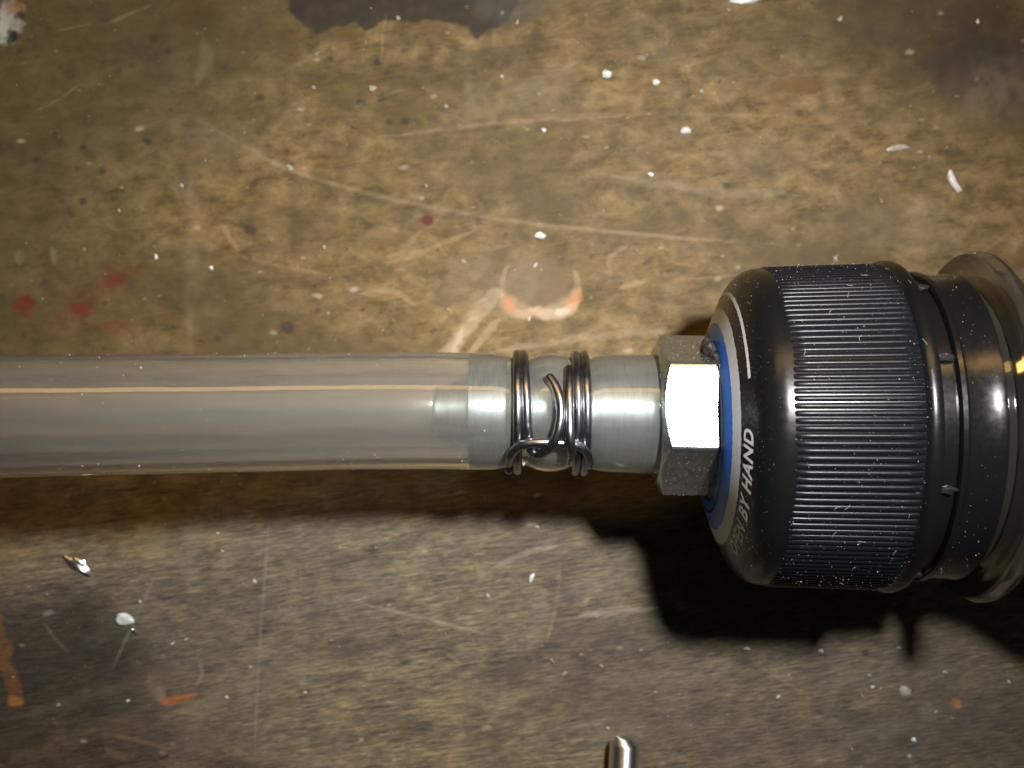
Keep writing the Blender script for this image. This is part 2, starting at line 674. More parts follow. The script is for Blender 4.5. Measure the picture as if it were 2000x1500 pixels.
# long crossing scratch, dark where it starts and pale further on
stroke([(170, 0), (230, 65), (300, 135), (350, 190)], 26, (0.05, 0.048, 0.035), 0.7, 0.7, 0.5, 0.5, 3)
stroke([(250, 75), (300, 130), (345, 160)], 34, (0.06, 0.055, 0.04), 0.5, 0.8, 0.6, 0.6, 31)
stroke([(380, 230), (470, 280), (560, 328), (700, 372), (900, 416), (1100, 444), (1300, 462), (1520, 476)], 7, PALE, 0.45, 0.6, 0.3, 0.55, 4)
stroke([(520, 322), (700, 384), (900, 430), (1060, 452)], 7, DARK, 0.5, 0.6, 0.4, 0.7, 5)
stroke([(1050, 436), (1300, 462), (1460, 476)], 6, (0.36, 0.25, 0.13), 0.5, 0.6, 0.3, 0.6, 6)
stroke([(735, 268), (870, 252), (1010, 236), (1120, 232), (1215, 228)], 7, (0.40, 0.30, 0.20), 0.6, 0.6, 0.4, 0.55, 7)
stroke([(830, 266), (930, 262), (1020, 266)], 22, (0.07, 0.055, 0.04), 0.5, 0.8, 0.5, 0.6, 8)
stroke([(1190, 340), (1300, 362), (1430, 376), (1560, 378)], 15, (0.33, 0.28, 0.22), 0.55, 0.8, 0.4, 0.5, 9)
stroke([(1000, 225), (1200, 224), (1330, 222), (1540, 226)], 6, TAN, 0.45, 0.7, 0.4, 0.7, 10)
stroke([(1290, 70), (1310, 150), (1330, 200)], 13, (0.11, 0.10, 0.085), 0.55, 0.8, 0.4, 0.4, 11)
stroke([(395, 70), (400, 120), (385, 165)], 22, (0.30, 0.27, 0.19), 0.5, 0.9, 0.4, 0.4, 12)
stroke([(375, 290), (372, 350), (368, 400)], 16, (0.28, 0.25, 0.18), 0.45, 0.9, 0.5, 0.5, 13)
stroke([(372, 350), (378, 480), (372, 560), (368, 680)], 20, (0.30, 0.25, 0.17), 0.35, 0.9, 0.5, 0.6, 14)
stroke([(100, 480), (108, 515)], 12, (0.34, 0.31, 0.24), 0.6, 0.8, 0.3, 0.3, 15)
stroke([(37, 490), (36, 515)], 16, (0.30, 0.28, 0.22), 0.55, 0.8, 0.3, 0.3, 151)
stroke([(432, 435), (445, 460), (465, 490)], 10, (0.42, 0.25, 0.12), 0.8, 0.5, 0.3, 0.3, 16)
stroke([(470, 500), (560, 522), (640, 535)], 6, (0.36, 0.27, 0.15), 0.6, 0.6, 0.3, 0.5, 17)
stroke([(580, 120), (578, 180), (580, 225)], 9, (0.07, 0.06, 0.042), 0.55, 0.8, 0.5, 0.5, 18)
stroke([(548, 130), (550, 165)], 14, (0.06, 0.055, 0.038), 0.6, 0.8, 0.6, 0.4, 19)
stroke([(912, 60), (918, 300)], 13, (0.25, 0.21, 0.16), 0.35, 0.9, 0.5, 0.5, 20)
stroke([(1230, 20), (1240, 60), (1262, 110)], 12, (0.12, 0.11, 0.095), 0.5, 0.8, 0.4, 0.5, 21)
stroke([(330, 520), (390, 480), (420, 450)], 50, (0.10, 0.072, 0.045), 0.5, 0.9, 0.6, 0.5, 22)
# pale smear and gouges beside the ring
STROKE_K = 0.60
stroke([(975, 570), (935, 610), (905, 650), (872, 700), (852, 740)], 27, (0.40, 0.31, 0.21), 0.85, 0.4, 0.35, 0.4, 23, wpts=[0.6, 1, 1.1, 1.2])
stroke([(905, 640), (890, 680), (878, 720)], 12, (0.52, 0.44, 0.36), 0.7, 0.5, 0.4, 0.5, 24)
stroke([(978, 622), (948, 655), (922, 690), (905, 720)], 15, (0.38, 0.28, 0.17), 0.75, 0.5, 0.35, 0.4, 25)
stroke([(955, 690), (1060, 672), (1180, 655), (1330, 646)], 13, (0.36, 0.28, 0.19), 0.55, 0.7, 0.35, 0.5, 26)
stroke([(850, 560), (870, 580), (875, 600)], 24, DARK, 0.5, 0.7, 0.6, 0.4, 27)
stroke([(700, 575), (770, 570), (815, 600)], 10, TAN, 0.6, 0.6, 0.4, 0.5, 28)
stroke([(760, 515), (850, 480), (930, 450)], 9, (0.36, 0.26, 0.13), 0.55, 0.7, 0.4, 0.5, 29)
stroke([(1190, 530), (1192, 505), (1225, 478)], 9, (0.35, 0.27, 0.18), 0.5, 0.7, 0.4, 0.4, 30)
stroke([(1210, 562), (1260, 550)], 9, (0.42, 0.27, 0.15), 0.6, 0.7, 0.4, 0.4, 301)
# paint ring left by a can or screw head
blob(1055, 555, 56, 50, (0.135, 0.100, 0.055), 0.75, 0.2, 0.15, 33, brk=0.2)
ringp = [(1055 + 74 * math.cos(math.radians(a)), 552 + 58 * math.sin(math.radians(a))) for a in range(-25, 216, 12)]
stroke(ringp, 20, (0.46, 0.34, 0.24), 0.6, 0.6, 0.3, 0.5, 34, wpts=[0.2, 0.5, 0.9, 1.2, 1.2, 1.0, 1.0, 1.2, 1.1, 0.8, 0.5, 0.2])
stroke([(982, 578), (990, 598), (1020, 612), (1050, 606)], 20, (0.46, 0.32, 0.21), 0.85, 0.4, 0.3, 0.3, 35)
stroke([(984, 575), (992, 594), (1008, 605)], 17, ORANGE, 0.75, 0.5, 0.3, 0.3, 36)
stroke([(1035, 604), (1070, 615), (1105, 612), (1130, 590)], 20, (0.50, 0.37, 0.27), 0.9, 0.4, 0.3, 0.25, 37)
stroke([(1108, 600), (1124, 588), (1134, 566)], 20, (0.58, 0.24, 0.08), 0.8, 0.5, 0.3, 0.25, 38)
stroke([(1085, 612), (1112, 604)], 13, (0.56, 0.47, 0.39), 0.8, 0.5, 0.3, 0.2, 39)
# wine-red dot and red smears
blob(835, 430, 12, 11, (0.085, 0.020, 0.022), 0.92, 0.2, 0.1, 40, brk=0)
blob(47, 592, 25, 15, RED, 0.8, 0.35, 0.5, 41, ang=-15)
blob(50, 608, 12, 14, RED, 0.6, 0.4, 0.5, 411)
stroke([(245, 536), (205, 552), (180, 580), (150, 605), (115, 638)], 44, RED, 0.75, 0.95, 0.8, 0.8, 42, ncell=16, wpts=[0.5, 1.0, 0.7, 1.1, 0.5])
blob(158, 602, 20, 14, RED, 0.7, 0.4, 0.5, 43)
blob(228, 545, 22, 12, RED, 0.6, 0.4, 0.6, 431, ang=-30)
stroke([(190, 630), (235, 645), (270, 632)], 26, RED, 0.5, 0.8, 0.6, 0.6, 44)
stroke([(372, 560), (374, 595)], 12, RED, 0.45, 0.8, 0.5, 0.5, 45)
# tarry stain at the top, dark corners
poly([(552, -60), (565, 10), (578, 34), (600, 50), (624, 62), (655, 50), (700, 42), (712, 58), (724, 56), (740, 42), (800, 42), (850, 42),
      (880, 46), (912, 50), (935, 82), (955, 60), (985, 45), (1010, 10), (1020, -60)], (0.030, 0.027, 0.022), 0.93, 4, 9, 50, 0.10)
poly([(900, -60), (930, 30), (980, 60), (1020, 40), (1080, 10), (1090, -60)], (0.075, 0.070, 0.062), 0.6, 18, 16, 51, 0.4)
blob(380, 18, 48, 40, BROWN, 0.75, 0.5, 0.5, 52)
blob(1560, 166, 46, 13, (0.13, 0.075, 0.022), 0.75, 0.4, 0.4, 53, brk=0.2)
blob(1525, 200, 24, 12, (0.12, 0.075, 0.03), 0.5, 0.6, 0.4, 54)
blob(1840, 50, 190, 110, (0.050, 0.038, 0.022), 0.7, 0.6, 0.5, 55, ncell=50)  # smoky right corner, with the flash's falloff painted into these stains
blob(1960, 150, 110, 70, (0.035, 0.033, 0.036), 0.85, 0.5, 0.5, 56, ncell=40)
blob(1980, 125, 55, 22, (0.07, 0.08, 0.095), 0.6, 0.6, 0.5, 561, ncell=20)
blob(1920, 110, 110, 80, (0.035, 0.029, 0.020), 0.75, 0.6, 0.5, 57, ncell=40)
blob(1500, 310, 70, 34, (0.12, 0.09, 0.055), 0.45, 0.7, 0.5, 58, ncell=40)
blob(15, 35, 26, 38, (0.36, 0.38, 0.34), 0.8, 0.4, 0.7, 59, ncell=12)
blob(22, 70, 16, 13, (0.012, 0.014, 0.016), 0.9, 0.3, 0.4, 60)
blob(30, 15, 18, 12, (0.28, 0.15, 0.07), 0.7, 0.4, 0.5, 61)
blob(38, 30, 12, 8, (0.025, 0.022, 0.02), 0.7, 0.4, 0.5, 62)
blob(5, 55, 10, 30, (0.42, 0.48, 0.44), 0.8, 0.4, 0.5, 63)
STROKE_K = 0.62
# below the hose: orange paint, long pale sweeps, fine upright scratches
stroke([(-8, 1195), (4, 1250), (16, 1310), (26, 1368)], 26, (0.30, 0.12, 0.035), 0.85, 0.4, 0.4, 0.5, 70, taper=False, wpts=[0.6, 0.9, 1.0, 1.1])
blob(30, 1370, 16, 10, (0.40, 0.17, 0.04), 0.9, 0.3, 0.4, 71)
stroke([(292, 1325), (305, 1355), (325, 1370)], 30, (0.30, 0.20, 0.135), 0.8, 0.5, 0.5, 0.4, 72)
stroke([(318, 1370), (350, 1362), (384, 1357)], 15, (0.48, 0.15, 0.035), 0.9, 0.4, 0.3, 0.2, 73, wpts=[0.8, 1.2, 0.9, 0.4])
stroke([(388, 1290), (394, 1315), (382, 1345)], 7, (0.34, 0.29, 0.22), 0.65, 0.5, 0.2, 0.4, 74)
stroke([(350, 1392), (460, 1345), (560, 1310), (640, 1280), (740, 1252)], 34, (0.25, 0.20, 0.125), 0.7, 0.7, 0.4, 0.55, 75, wpts=[0.3, 0.7, 0.9, 1.2, 0.8])
stroke([(0, 1410), (120, 1380), (260, 1330), (400, 1290), (560, 1240), (700, 1200)], 20, (0.21, 0.165, 0.10), 0.45, 0.8, 0.5, 0.6, 76)
stroke([(0, 1500), (160, 1440), (330, 1400)], 30, (0.20, 0.15, 0.09), 0.45, 0.8, 0.5, 0.6, 761)
stroke([(525, 1000), (520, 1090), (508, 1250), (496, 1480)], 5, (0.30, 0.27, 0.21), 0.6, 0.6, 0.2, 0.5, 77)
stroke([(366, 1020), (370, 1080), (368, 1150)], 30, (0.27, 0.24, 0.18), 0.5, 0.9, 0.4, 0.5, 78)
stroke([(310, 1105), (278, 1180), (245, 1250), (220, 1305)], 5, (0.30, 0.27, 0.22), 0.6, 0.6, 0.2, 0.5, 79)
stroke([(85, 1215), (110, 1250), (132, 1272)], 5, (0.28, 0.24, 0.17), 0.6, 0.6, 0.2, 0.4, 80)
stroke([(215, 1435), (270, 1446), (330, 1465)], 6, (0.28, 0.21, 0.12), 0.6, 0.6, 0.3, 0.4, 81)
stroke([(700, 1178), (830, 1208), (955, 1240)], 6, (0.42, 0.34, 0.23), 0.7, 0.6, 0.3, 0.4, 82)
stroke([(1110, 1208), (1200, 1196), (1285, 1188)], 9, (0.46, 0.40, 0.34), 0.7, 0.6, 0.3, 0.5, 83)
stroke([(960, 1110), (1030, 1080), (1090, 1066)], 10, (0.46, 0.38, 0.28), 0.65, 0.6, 0.3, 0.5, 84)
stroke([(1095, 1100), (1088, 1170), (1068, 1255)], 7, (0.38, 0.31, 0.22), 0.55, 0.6, 0.3, 0.5, 85)
stroke([(1060, 1150), (1052, 1230), (1035, 1270)], 26, (0.31, 0.26, 0.20), 0.4, 0.9, 0.4, 0.5, 86)
stroke([(870, 1275), (905, 1300)], 5, (0.38, 0.30, 0.19), 0.6, 0.6, 0.3, 0.3, 87)
stroke([(1660, 1385), (1720, 1366)], 7, (0.38, 0.31, 0.20), 0.65, 0.6, 0.3, 0.3, 88)
stroke([(1480, 1300), (1530, 1330), (1580, 1360)], 6, (0.33, 0.27, 0.18), 0.5, 0.6, 0.3, 0.4, 89)
stroke([(1400, 1485), (1460, 1475), (1520, 1465)], 16, (0.31, 0.23, 0.17), 0.5, 0.8, 0.4, 0.5, 90)
blob(1868, 1373, 10, 8, (0.50, 0.18, 0.06), 0.8, 0.4, 0.5, 91)
blob(1872, 1380, 5, 4, (0.60, 0.22, 0.08), 0.8, 0.4, 0.4, 92)
blob(320, 1477, 9, 7, (0.02, 0.02, 0.02), 0.8, 0.4, 0.4, 93)
stroke([(205, 1460), (235, 1478), (268, 1476)], 12, (0.27, 0.20, 0.12), 0.5, 0.7, 0.4, 0.4, 94)
for k in range(7):
    blob(700 + 130 * k + rng.uniform(-40, 40), rng.uniform(1090, 1440), rng.uniform(30, 80), rng.uniform(18, 45), (0.060, 0.054, 0.050), 0.4, 0.7, 0.6, 200 + k, ncell=30)
# scattered small dirt, mostly where the finish is still on
for k in range(210):
    u, v = rng.uniform(-20, 2020), rng.uniform(-10, 700)
    r_ = rng.uniform(2.0, 6)
    blob(u, v, r_ * rng.uniform(0.8, 1.6), r_, DARK if rng.random() < 0.75 else BROWN, rng.uniform(0.25, 0.65), 0.7, 0.6, brk=0.4, ang=rng.uniform(0, 180))
for u, v, r_ in [(287, 275, 8), (508, 191, 8), (200, 335, 7), (163, 288, 6), (300, 75, 8), (328, 100, 7), (162, 394, 8), (792, 236, 9), (760, 238, 7),
                 (737, 122, 7), (705, 200, 9), (745, 192, 8), (645, 114, 6), (490, 448, 12), (560, 640, 14), (1420, 362, 8), (1690, 1276, 7)]:
    blob(u, v, r_, r_ * 0.85, (0.022, 0.022, 0.022), 0.62, 0.5, 0.4, brk=0)
for k in range(120):
    u, v = rng.uniform(0, 2000), rng.uniform(0, 1500)
    r_ = rng.uniform(2, 6)
    blob(u, v, r_ * rng.uniform(0.8, 2.0), r_ * 0.8, (0.42, 0.36, 0.27), rng.uniform(0.25, 0.6), 0.6, 0.5, brk=0, ang=rng.uniform(-15, 15))
STROKE_K = 0.5
for k in range(45):                                   # hairline scratches every which way
    u, v = rng.uniform(0, 2000), rng.uniform(0, 1500)
    a = math.radians(rng.normal(-12, 28) if rng.random() < 0.75 else rng.uniform(0, 180))
    l = rng.uniform(25, 130)
    du, dv = math.cos(a) * l / 2, math.sin(a) * l / 2
    c_ = (0.40, 0.31, 0.20) if rng.random() < 0.75 else DARK
    stroke([(u - du, v - dv), (u + rng.uniform(-4, 4), v + rng.uniform(-4, 4)), (u + du, v + dv)], rng.uniform(2.5, 5.5), c_, rng.uniform(0.2, 0.5), 0.7, 0.4, 0.75)

for k in range(26):                                   # long faint sweeps where things were dragged over the scraped wood
    u, v = rng.uniform(-50, 2000), rng.uniform(1020, 1500)
    l, a = rng.uniform(150, 420), math.radians(rng.normal(-14, 7))
    du, dv = math.cos(a) * l / 2, math.sin(a) * l / 2
    c_ = [(0.34, 0.28, 0.18), (0.30, 0.27, 0.22), (0.055, 0.052, 0.048)][k % 3]
    stroke([(u - du, v - dv), (u, v + rng.uniform(-10, 10)), (u + du, v + dv)], rng.uniform(8, 34), c_, rng.uniform(0.35, 0.6), 0.8, 0.5, 0.8, ncell=18)
for k in range(16):                                   # broad soft stains in the old finish
    u, v = rng.uniform(0, 2000), rng.uniform(20, 660)
    blob(u, v, rng.uniform(50, 130), rng.uniform(22, 60), [(0.055, 0.045, 0.026), (0.085, 0.060, 0.028), (0.20, 0.16, 0.10)][k % 3], rng.uniform(0.3, 0.5), 0.8, 0.6, 400 + k, ang=rng.uniform(-25, 15), ncell=34, brk=0.6)
# zones of the finish: R bare worn wood, G soaked dirt, B oily olive finish
n1 = vnoise(U, V_, 260, 61, 4, 1.6, 5)
n2 = vnoise(U, V_, 120, 62, 4, 2.5, -8)
worn = sstep(V_ + (n1 - 0.5) * 420 + (n2 - 0.5) * 160, 800, 1010)
dirt = 0.75 * sstep(n1 * 0.5 + n2 * 0.5 + 0.30 * sstep(-U, -620, 0) * sstep(V_, 900, 1150), 0.58, 0.80)
oliv = sstep(-(U + 0.75 * V_) + (n2 - 0.5) * 500, -900, -250) * 0.85
ZON = np.stack([worn, dirt, oliv, np.ones_like(worn)], -1)

ny, nx = X.shape
relief = (vnoise(U, V_, 30, 71, 3, 6, -8) - 0.5) * 0.05 - 0.03
verts = np.stack([X, Y, relief], -1).reshape(-1, 3) * S
idx = np.arange(nx * ny).reshape(ny, nx)
quads = np.stack([idx[:-1, :-1], idx[:-1, 1:], idx[1:, 1:], idx[1:, :-1]], -1).reshape(-1, 4)
me = bpy.data.meshes.new('bench_top')
me.vertices.add(nx * ny)
me.vertices.foreach_set('co', verts.astype(np.float32).ravel())
me.loops.add(len(quads) * 4)
me.loops.foreach_set('vertex_index', quads.astype(np.int32).ravel())
me.polygons.add(len(quads))
me.polygons.foreach_set('loop_start', np.arange(0, len(quads) * 4, 4, dtype=np.int32))
me.polygons.foreach_set('use_smooth', np.ones(len(quads), dtype=bool))
me.update(calc_edges=True)
ca = me.color_attributes.new('marks', 'FLOAT_COLOR', 'POINT')
ca.data.foreach_set('color', np.concatenate([RGB, ALP[..., None]], -1).astype(np.float32).ravel())
cz = me.color_attributes.new('zone', 'FLOAT_COLOR', 'POINT')
cz.data.foreach_set('color', ZON.astype(np.float32).ravel())
me.materials.append(M['wood'])
bench = bpy.data.objects.new('bench_top', me)
col.objects.link(bench)
bench['kind'] = 'structure'
ROOT[bench.name] = Vector((0, 0, 0))
bx = [(sx * 260, sy * 190, z) for z in (-30, -0.4) for sx, sy in ((-1, -1), (1, -1), (1, 1), (-1, 1))]
obj('bench_slab', bx, [(0, 1, 2, 3), (4, 5, 6, 7), (0, 1, 5, 4), (1, 2, 6, 5), (2, 3, 7, 6), (3, 0, 4, 7)], M['core'], bench, smooth=False)

# ================================================================== bottle
AY = -4.1
bottle = thing('plastic_bottle', 'clear plastic bottle neck with wide support ring behind the black cap', 'bottle', (90, AY, 0.2))
neck = [(24.5, 13.3), (42.9, 13.3), (43.4, 13.6), (43.5, 13.6), (47.2, 13.4), (50, 14.2), (54, 16.6), (58, 17.9), (63, 18.3), (120, 18.3), (128, 17.4), (131, 15),
        (131.5, 10), (130.2, 8), (129.8, 14.2), (127, 16.6), (120, 17.4), (63, 17.4), (58, 17.0), (54, 15.6), (50, 13.0), (46, 11.6), (24.5, 11.2)]
# outer wall, inner wall and base turned as one skin
prof = neck[:13] + [(131.2, 0.05), (129.9, 0.05)] + neck[13:]
vs, fs = lathe(prof, AY, 128)
obj('bottle_wall', vs, fs, M['pet'], bottle)
ring = [(43.55, 13.9), (43.6, 16.2), (43.8, 16.7), (44.3, 16.95), (45.0, 16.95), (45.4, 16.7), (45.6, 16.2), (45.8, 13.9)]
vs, fs = lathe(ring, AY, 160)
obj('support_ring', vs, fs, M['pet'], bottle)

# ================================================================== bottle cap
cap = thing('bottle_cap', 'black ribbed screw cap with blue disc and grey ring print, drilled for a fitting', 'cap', (30, AY, AX_Z - 16.1))
DOME = [(19.05, 4.7), (19.1, 8.3), (19.4, 9.2), (19.7, 10.05), (20.12, 11.25), (20.45, 12.1), (20.82, 12.95), (21.25, 13.8), (21.8, 14.5), (22.5, 15.0), (23.2, 15.25), (23.95, 15.33)]


def fine(profile, n):
    """resample a profile with a smooth curve"""
    p = smooth_path([(x, r, 0) for x, r in profile], n)
    return [(q.x, q.y) for q in p]


dome = [DOME[0]] + fine(DOME[1:], 4)
rest = [(35.0, 15.62), (35.25, 15.92), (35.6, 16.06), (36.1, 16.06), (36.45, 15.9), (36.6, 15.5), (36.62, 14.9), (36.6, 13.75), (24.0, 13.75), (22.4, 12.6), (20.9, 10), (20.4, 4.7)]
vs, fs = lathe(dome + rest, AY, 180)
obj('cap_shell', vs, fs, M['cap'], cap)

# ribbed grip
NR, PPR = 150, 14
xs = [23.8, 23.98, 24.12, 24.35, 25.5, 28, 31, 33.6, 34.6, 34.85, 35.0, 35.15]
env = [0.0, 0.35, 0.8, 1, 1, 1, 1, 1, 1, 0.8, 0.4, 0.0]
vs = []
for x, e in zip(xs, env):
    rb = 15.30 + (x - 24) / 11 * 0.34
    for k in range(NR * PPR):
        t = (k % PPR) / PPR
        h = math.sqrt(0.365 ** 2 - (0.325 * (2 * t - 1)) ** 2) - math.sqrt(0.365 ** 2 - 0.325 ** 2) - 0.02
        jag = 0.6 + 0.4 * math.sin((k // PPR) * 12.9898) if e < 1 else 1
        a = 2 * math.pi * k / (NR * PPR)
        r_ = rb - 0.02 + e * jag * h
        vs.append((x, AY + r_ * math.sin(a), AX_Z + r_ * math.cos(a)))
obj('ribbed_grip', vs, rings_to_faces(len(xs), NR * PPR), M['ribs'], cap, sharp=65)


def dome_x(r):
    for (x0, r0), (x1, r1) in zip(dome[1:-1], dome[2:]):
        if r0 <= r <= r1:
            return x0 + (x1 - x0) * (r - r0) / max(r1 - r0, 1e-6)
    return dome[1][0] if r < dome[1][1] else dome[-1][0]


def dome_pt(r, phi, lift=0.03):
    return (dome_x(r) - lift, AY + r * math.sin(phi), AX_Z + r * math.cos(phi))


def print_band(name, r0, r1, mat, p0=0, p1=360, nr=5, n=200, jitter=0.0):
    full = abs(p1 - p0) >= 360
    vs = []
    jit = [(random.uniform(-1, 1), random.uniform(-1, 1)) for _ in range(n)]
    for i in range(nr):
        f = i / (nr - 1)
        for k in range(n):
            ph = math.radians(p0 + (p1 - p0) * k / (n if full else n - 1))
            r_ = r0 + (r1 - r0) * f + (jitter * jit[k][0] * (i == 0) + jitter * jit[k][1] * (i == nr - 1))
            vs.append(dome_pt(r_, ph, 0.035))
    fs = []
    for i in range(nr - 1):
        for k in range(n if full else n - 1):
            k2 = (k + 1) % n
            fs.append((i * n + k, i * n + k2, (i + 1) * n + k2, (i + 1) * n + k))
    return obj(name, vs, fs, mat, cap)


print_band('blue_disc', 7.3, 10.07, M['blue'])
print_band('grey_ring', 10.05, 11.45, M['grey'], jitter=0.05, n=420)
print_band('grey_arc', 12.72, 13.06, M['grey'], 21, 108, 3, 160, 0.03)

# lettering round the rim, letter tops to the middle of the cap
cu = bpy.data.curves.new('rim_lettering', 'FONT')
cu.body = 'OPEN BY HAND'
cu.size = 1.0
cu.shear = 0.28
cu.offset = 0.03
cu.space_character = 1.12
cu.resolution_u = 4
to = bpy.data.objects.new('lettering_source', cu)
col.objects.link(to)
dg = bpy.context.evaluated_depsgraph_get()
tm = to.evaluated_get(dg).to_mesh()
bm = bmesh.new()
bm.from_mesh(tm)
bmesh.ops.triangulate(bm, faces=bm.faces)
bmesh.ops.subdivide_edges(bm, edges=[e for e in bm.edges if e.calc_length() > 0.2], cuts=2, use_grid_fill=False)
tv = [tuple(v.co) for v in bm.verts]
tf = [tuple(v.index for v in f.verts) for f in bm.faces]
bm.free()
to.evaluated_get(dg).to_mesh_clear()
bpy.data.objects.remove(to)
minx, maxx = min(v[0] for v in tv), max(v[0] for v in tv)
miny, maxy = min(v[1] for v in tv), max(v[1] for v in tv)
PH0, PH1, RO, RI = -65.0, 1.0, 13.2, 11.85
lv = []
for x, y, z in tv:
    ph = math.radians(PH0 + (PH1 - PH0) * (x - minx) / (maxx - minx))
    r_ = RO + (RI - RO) * (y - miny) / (maxy - miny)
    lv.append(dome_pt(r_, ph, 0.045))
obj('lettering', lv, tf, M['grey'], cap)

# tamper band held on by little bridges
bandp = [(38.25, 14.1), (38.25, 14.75), (38.4, 15.0), (38.8, 15.02), (39.1, 14.78), (40, 14.7), (41.6, 14.72), (42.0, 14.85), (42.35, 14.8), (42.5, 14.5), (42.5, 13.8), (38.6, 13.7)]
vs, fs = lathe(bandp, AY, 160)
tb = obj('tamper_band', vs, fs, M['band'], cap)
gapp = [(36.4, 13.9), (36.4, 14.35), (38.6, 14.35), (38.6, 13.9)]
vs, fs = lathe(gapp, AY, 160)
obj('inner_skirt', vs, fs, M['band'], cap)
for ph, sz in ((26, 0.62), (-20, 0.55), (-69, 0.5), (62, 0.55), (83, 0.5), (125, 0.5), (170, 0.5), (215, 0.5), (255, 0.5)):
    a = math.radians(ph)
    iv, if_ = ICO[2]
    vs = []
    for x, y, z in iv:
        k = 1 + 0.25 * math.sin(7 * x + 3 * y + ph) * math.cos(5 * z - ph)
        lx, lt, ln = x * 0.92 * k, y * sz * 0.72 * k, z * 0.33 * k
        r_ = 14.62 + ln
        b_ = a + lt / 14.6
        vs.append((37.45 + lx, AY + r_ * math.sin(b_), AX_Z + r_ * math.cos(b_)))
    obj('bridge', vs, if_, M['bridge'], cap, sharp=25)

# ================================================================== hose fitting
def fay(x):
    return -2.95 + 0.0155 * (14.0 - x)


fit = thing('hose_fitting', 'zinc plated hex fitting glued into the black cap, barb inside the clear hose', 'pipe fitting', (17, fay(17), AX_Z - 8))
BARB = [(-7.5, 1.70), (-7.5, 2.20), (-7.35, 2.42), (-6.7, 2.46), (-6.5, 2.50), (-4.25, 3.39), (-4.15, 3.72), (-4.0, 3.79), (-1.0, 3.84), (-0.75, 3.74), (-0.6, 3.29), (1.7, 3.29), (2.1, 3.54),
        (2.4, 3.66), (4.7, 3.84), (5.1, 3.74), (5.3, 3.29), (7.4, 3.29), (7.7, 3.84), (8.0, 3.92), (14.4, 3.94), (14.4, 1.70)]
vs, fs = lathe(BARB, fay, 96)
obj('hose_barb', vs, fs, M['barb'], fit)
vs, fs = lathe([(18.9, 2.3), (18.9, 4.3), (26.0, 4.3), (26.0, 2.3)], fay, 64)
obj('threaded_stem', vs, fs, M['zinc'], fit)
AF, ROLL = 13.75, math.radians(8.0)
NH = 240
hx = [13.9] + [13.9 + 0.085 * i for i in range(1, 12)] + [15.2, 17, 18.6] + [18.75 + 0.1 * i for i in range(0, 8)]
vs = []
for x in hx:
    lim = min(6.55 + (x - 13.9) * 1.75, 6.9 + (19.45 - x) * 1.75)
    for k in range(NH):
        a = 2 * math.pi * k / NH + math.pi / NH * 0
        d = ((a + math.pi / 6) % (math.pi / 3)) - math.pi / 6
        rh = min(AF / 2 / math.cos(d), 7.86)
        r_ = min(rh, lim)
        ph = a + ROLL
        vs.append((x, fay(x) + r_ * math.sin(ph), AX_Z + r_ * math.cos(ph)))
o0 = len(vs)
for x in (13.9, 19.45):
    for k in range(NH):
        ph = 2 * math.pi * k / NH + ROLL
        vs.append((x, fay(x) + 2.3 * math.sin(ph), AX_Z + 2.3 * math.cos(ph)))
fs = rings_to_faces(len(hx), NH)
nl = (len(hx) - 1) * NH
for k in range(NH):
    k2 = (k + 1) % NH
    fs.append((k2, k, o0 + k, o0 + k2))
    fs.append((nl + k, nl + k2, o0 + NH + k2, o0 + NH + k))
    fs.append((o0 + k, o0 + k2, o0 + NH + k2, o0 + NH + k))
obj('hex_nut', vs, fs, M['zinc'], fit, sharp=18)
# glue squeezed out round the hexagon
vs = []
NG = 150
sec = [(-0.05, 0), (0.25, 0.10), (0.55, 0.40), (0.62, 0.75), (0.45, 1.05), (-0.1, 1.15)]
for s0, s1 in sec:
    for k in range(NG):
        a = 2 * math.pi * k / NG
        d = ((a - ROLL + math.pi / 6) % (math.pi / 3)) - math.pi / 6
        rh = min(AF / 2 / math.cos(d), 7.8)
        deg = math.degrees(a) % 360
        lump = 0.22 + 0.10 * math.sin(a * 7 + 1.2) * math.sin(a * 4.0) + 0.05 * math.sin(a * 17) + 1.25 * math.exp(-((deg - 60) / 13) ** 2) * (1 + 0.25 * math.sin(a * 40)) + random.uniform(-0.03, 0.03)
        lump = max(0.10, lump)
        r_ = rh - 0.1 + s0 * 1.35 * lump + (0.15 if s0 > 0.3 else 0)
        x = 19.45 - s1 * (0.22 + 0.75 * lump)
        vs.append((x, fay(x) + r_ * math.sin(a), AX_Z + r_ * math.cos(a)))
obj('glue_bead', vs, rings_to_faces(len(sec), NG), M['glue'], fit, sharp=None)

# ================================================================== hose
hose = thing('clear_hose', 'translucent clear vinyl hose pushed over the metal barb and clamped', 'hose', (-60, -3.2, 0))
CL = smooth_path([(14.1, fay(14.1), 0), (8, fay(8), 0), (2, fay(2), 0), (-4, fay(-4), 0.0), (-7.7, fay(-7.7), 0.06), (-10, -2.6, 0.35), (-18, -2.65, 1.0), (-27, -2.78, 2.2), (-38, -2.9, 4.1), (-50, -3.05, 6.2),
                  (-64, -3.5, 7.6), (-82, -4.4, 5.0), (-102, -6, -4.5), (-118, -7.5, -11.6), (-132, -8.5, -12.9), (-146, -9, -12.9)], 14)
RO_X = [-200, -9, -6, -4, -1.9, -0.6, 0.3, 1.7, 2.5, 3.4, 4.3, 5.3, 6.0, 7.3, 8.2, 9.6, 12, 14.2]
RO_V = [5.72, 5.70, 5.72, 5.76, 5.72, 5.50, 5.20, 5.20, 5.60, 5.78, 5.74, 5.50, 5.22, 5.25, 5.62, 5.76, 5.80, 5.82]
RI_X = [-200, -9.6, -7.5, -6.5, -4.4, -4.0, -0.9, -0.2, 1.6, 2.5, 4.9, 5.5, 7.1, 7.9, 14.2]
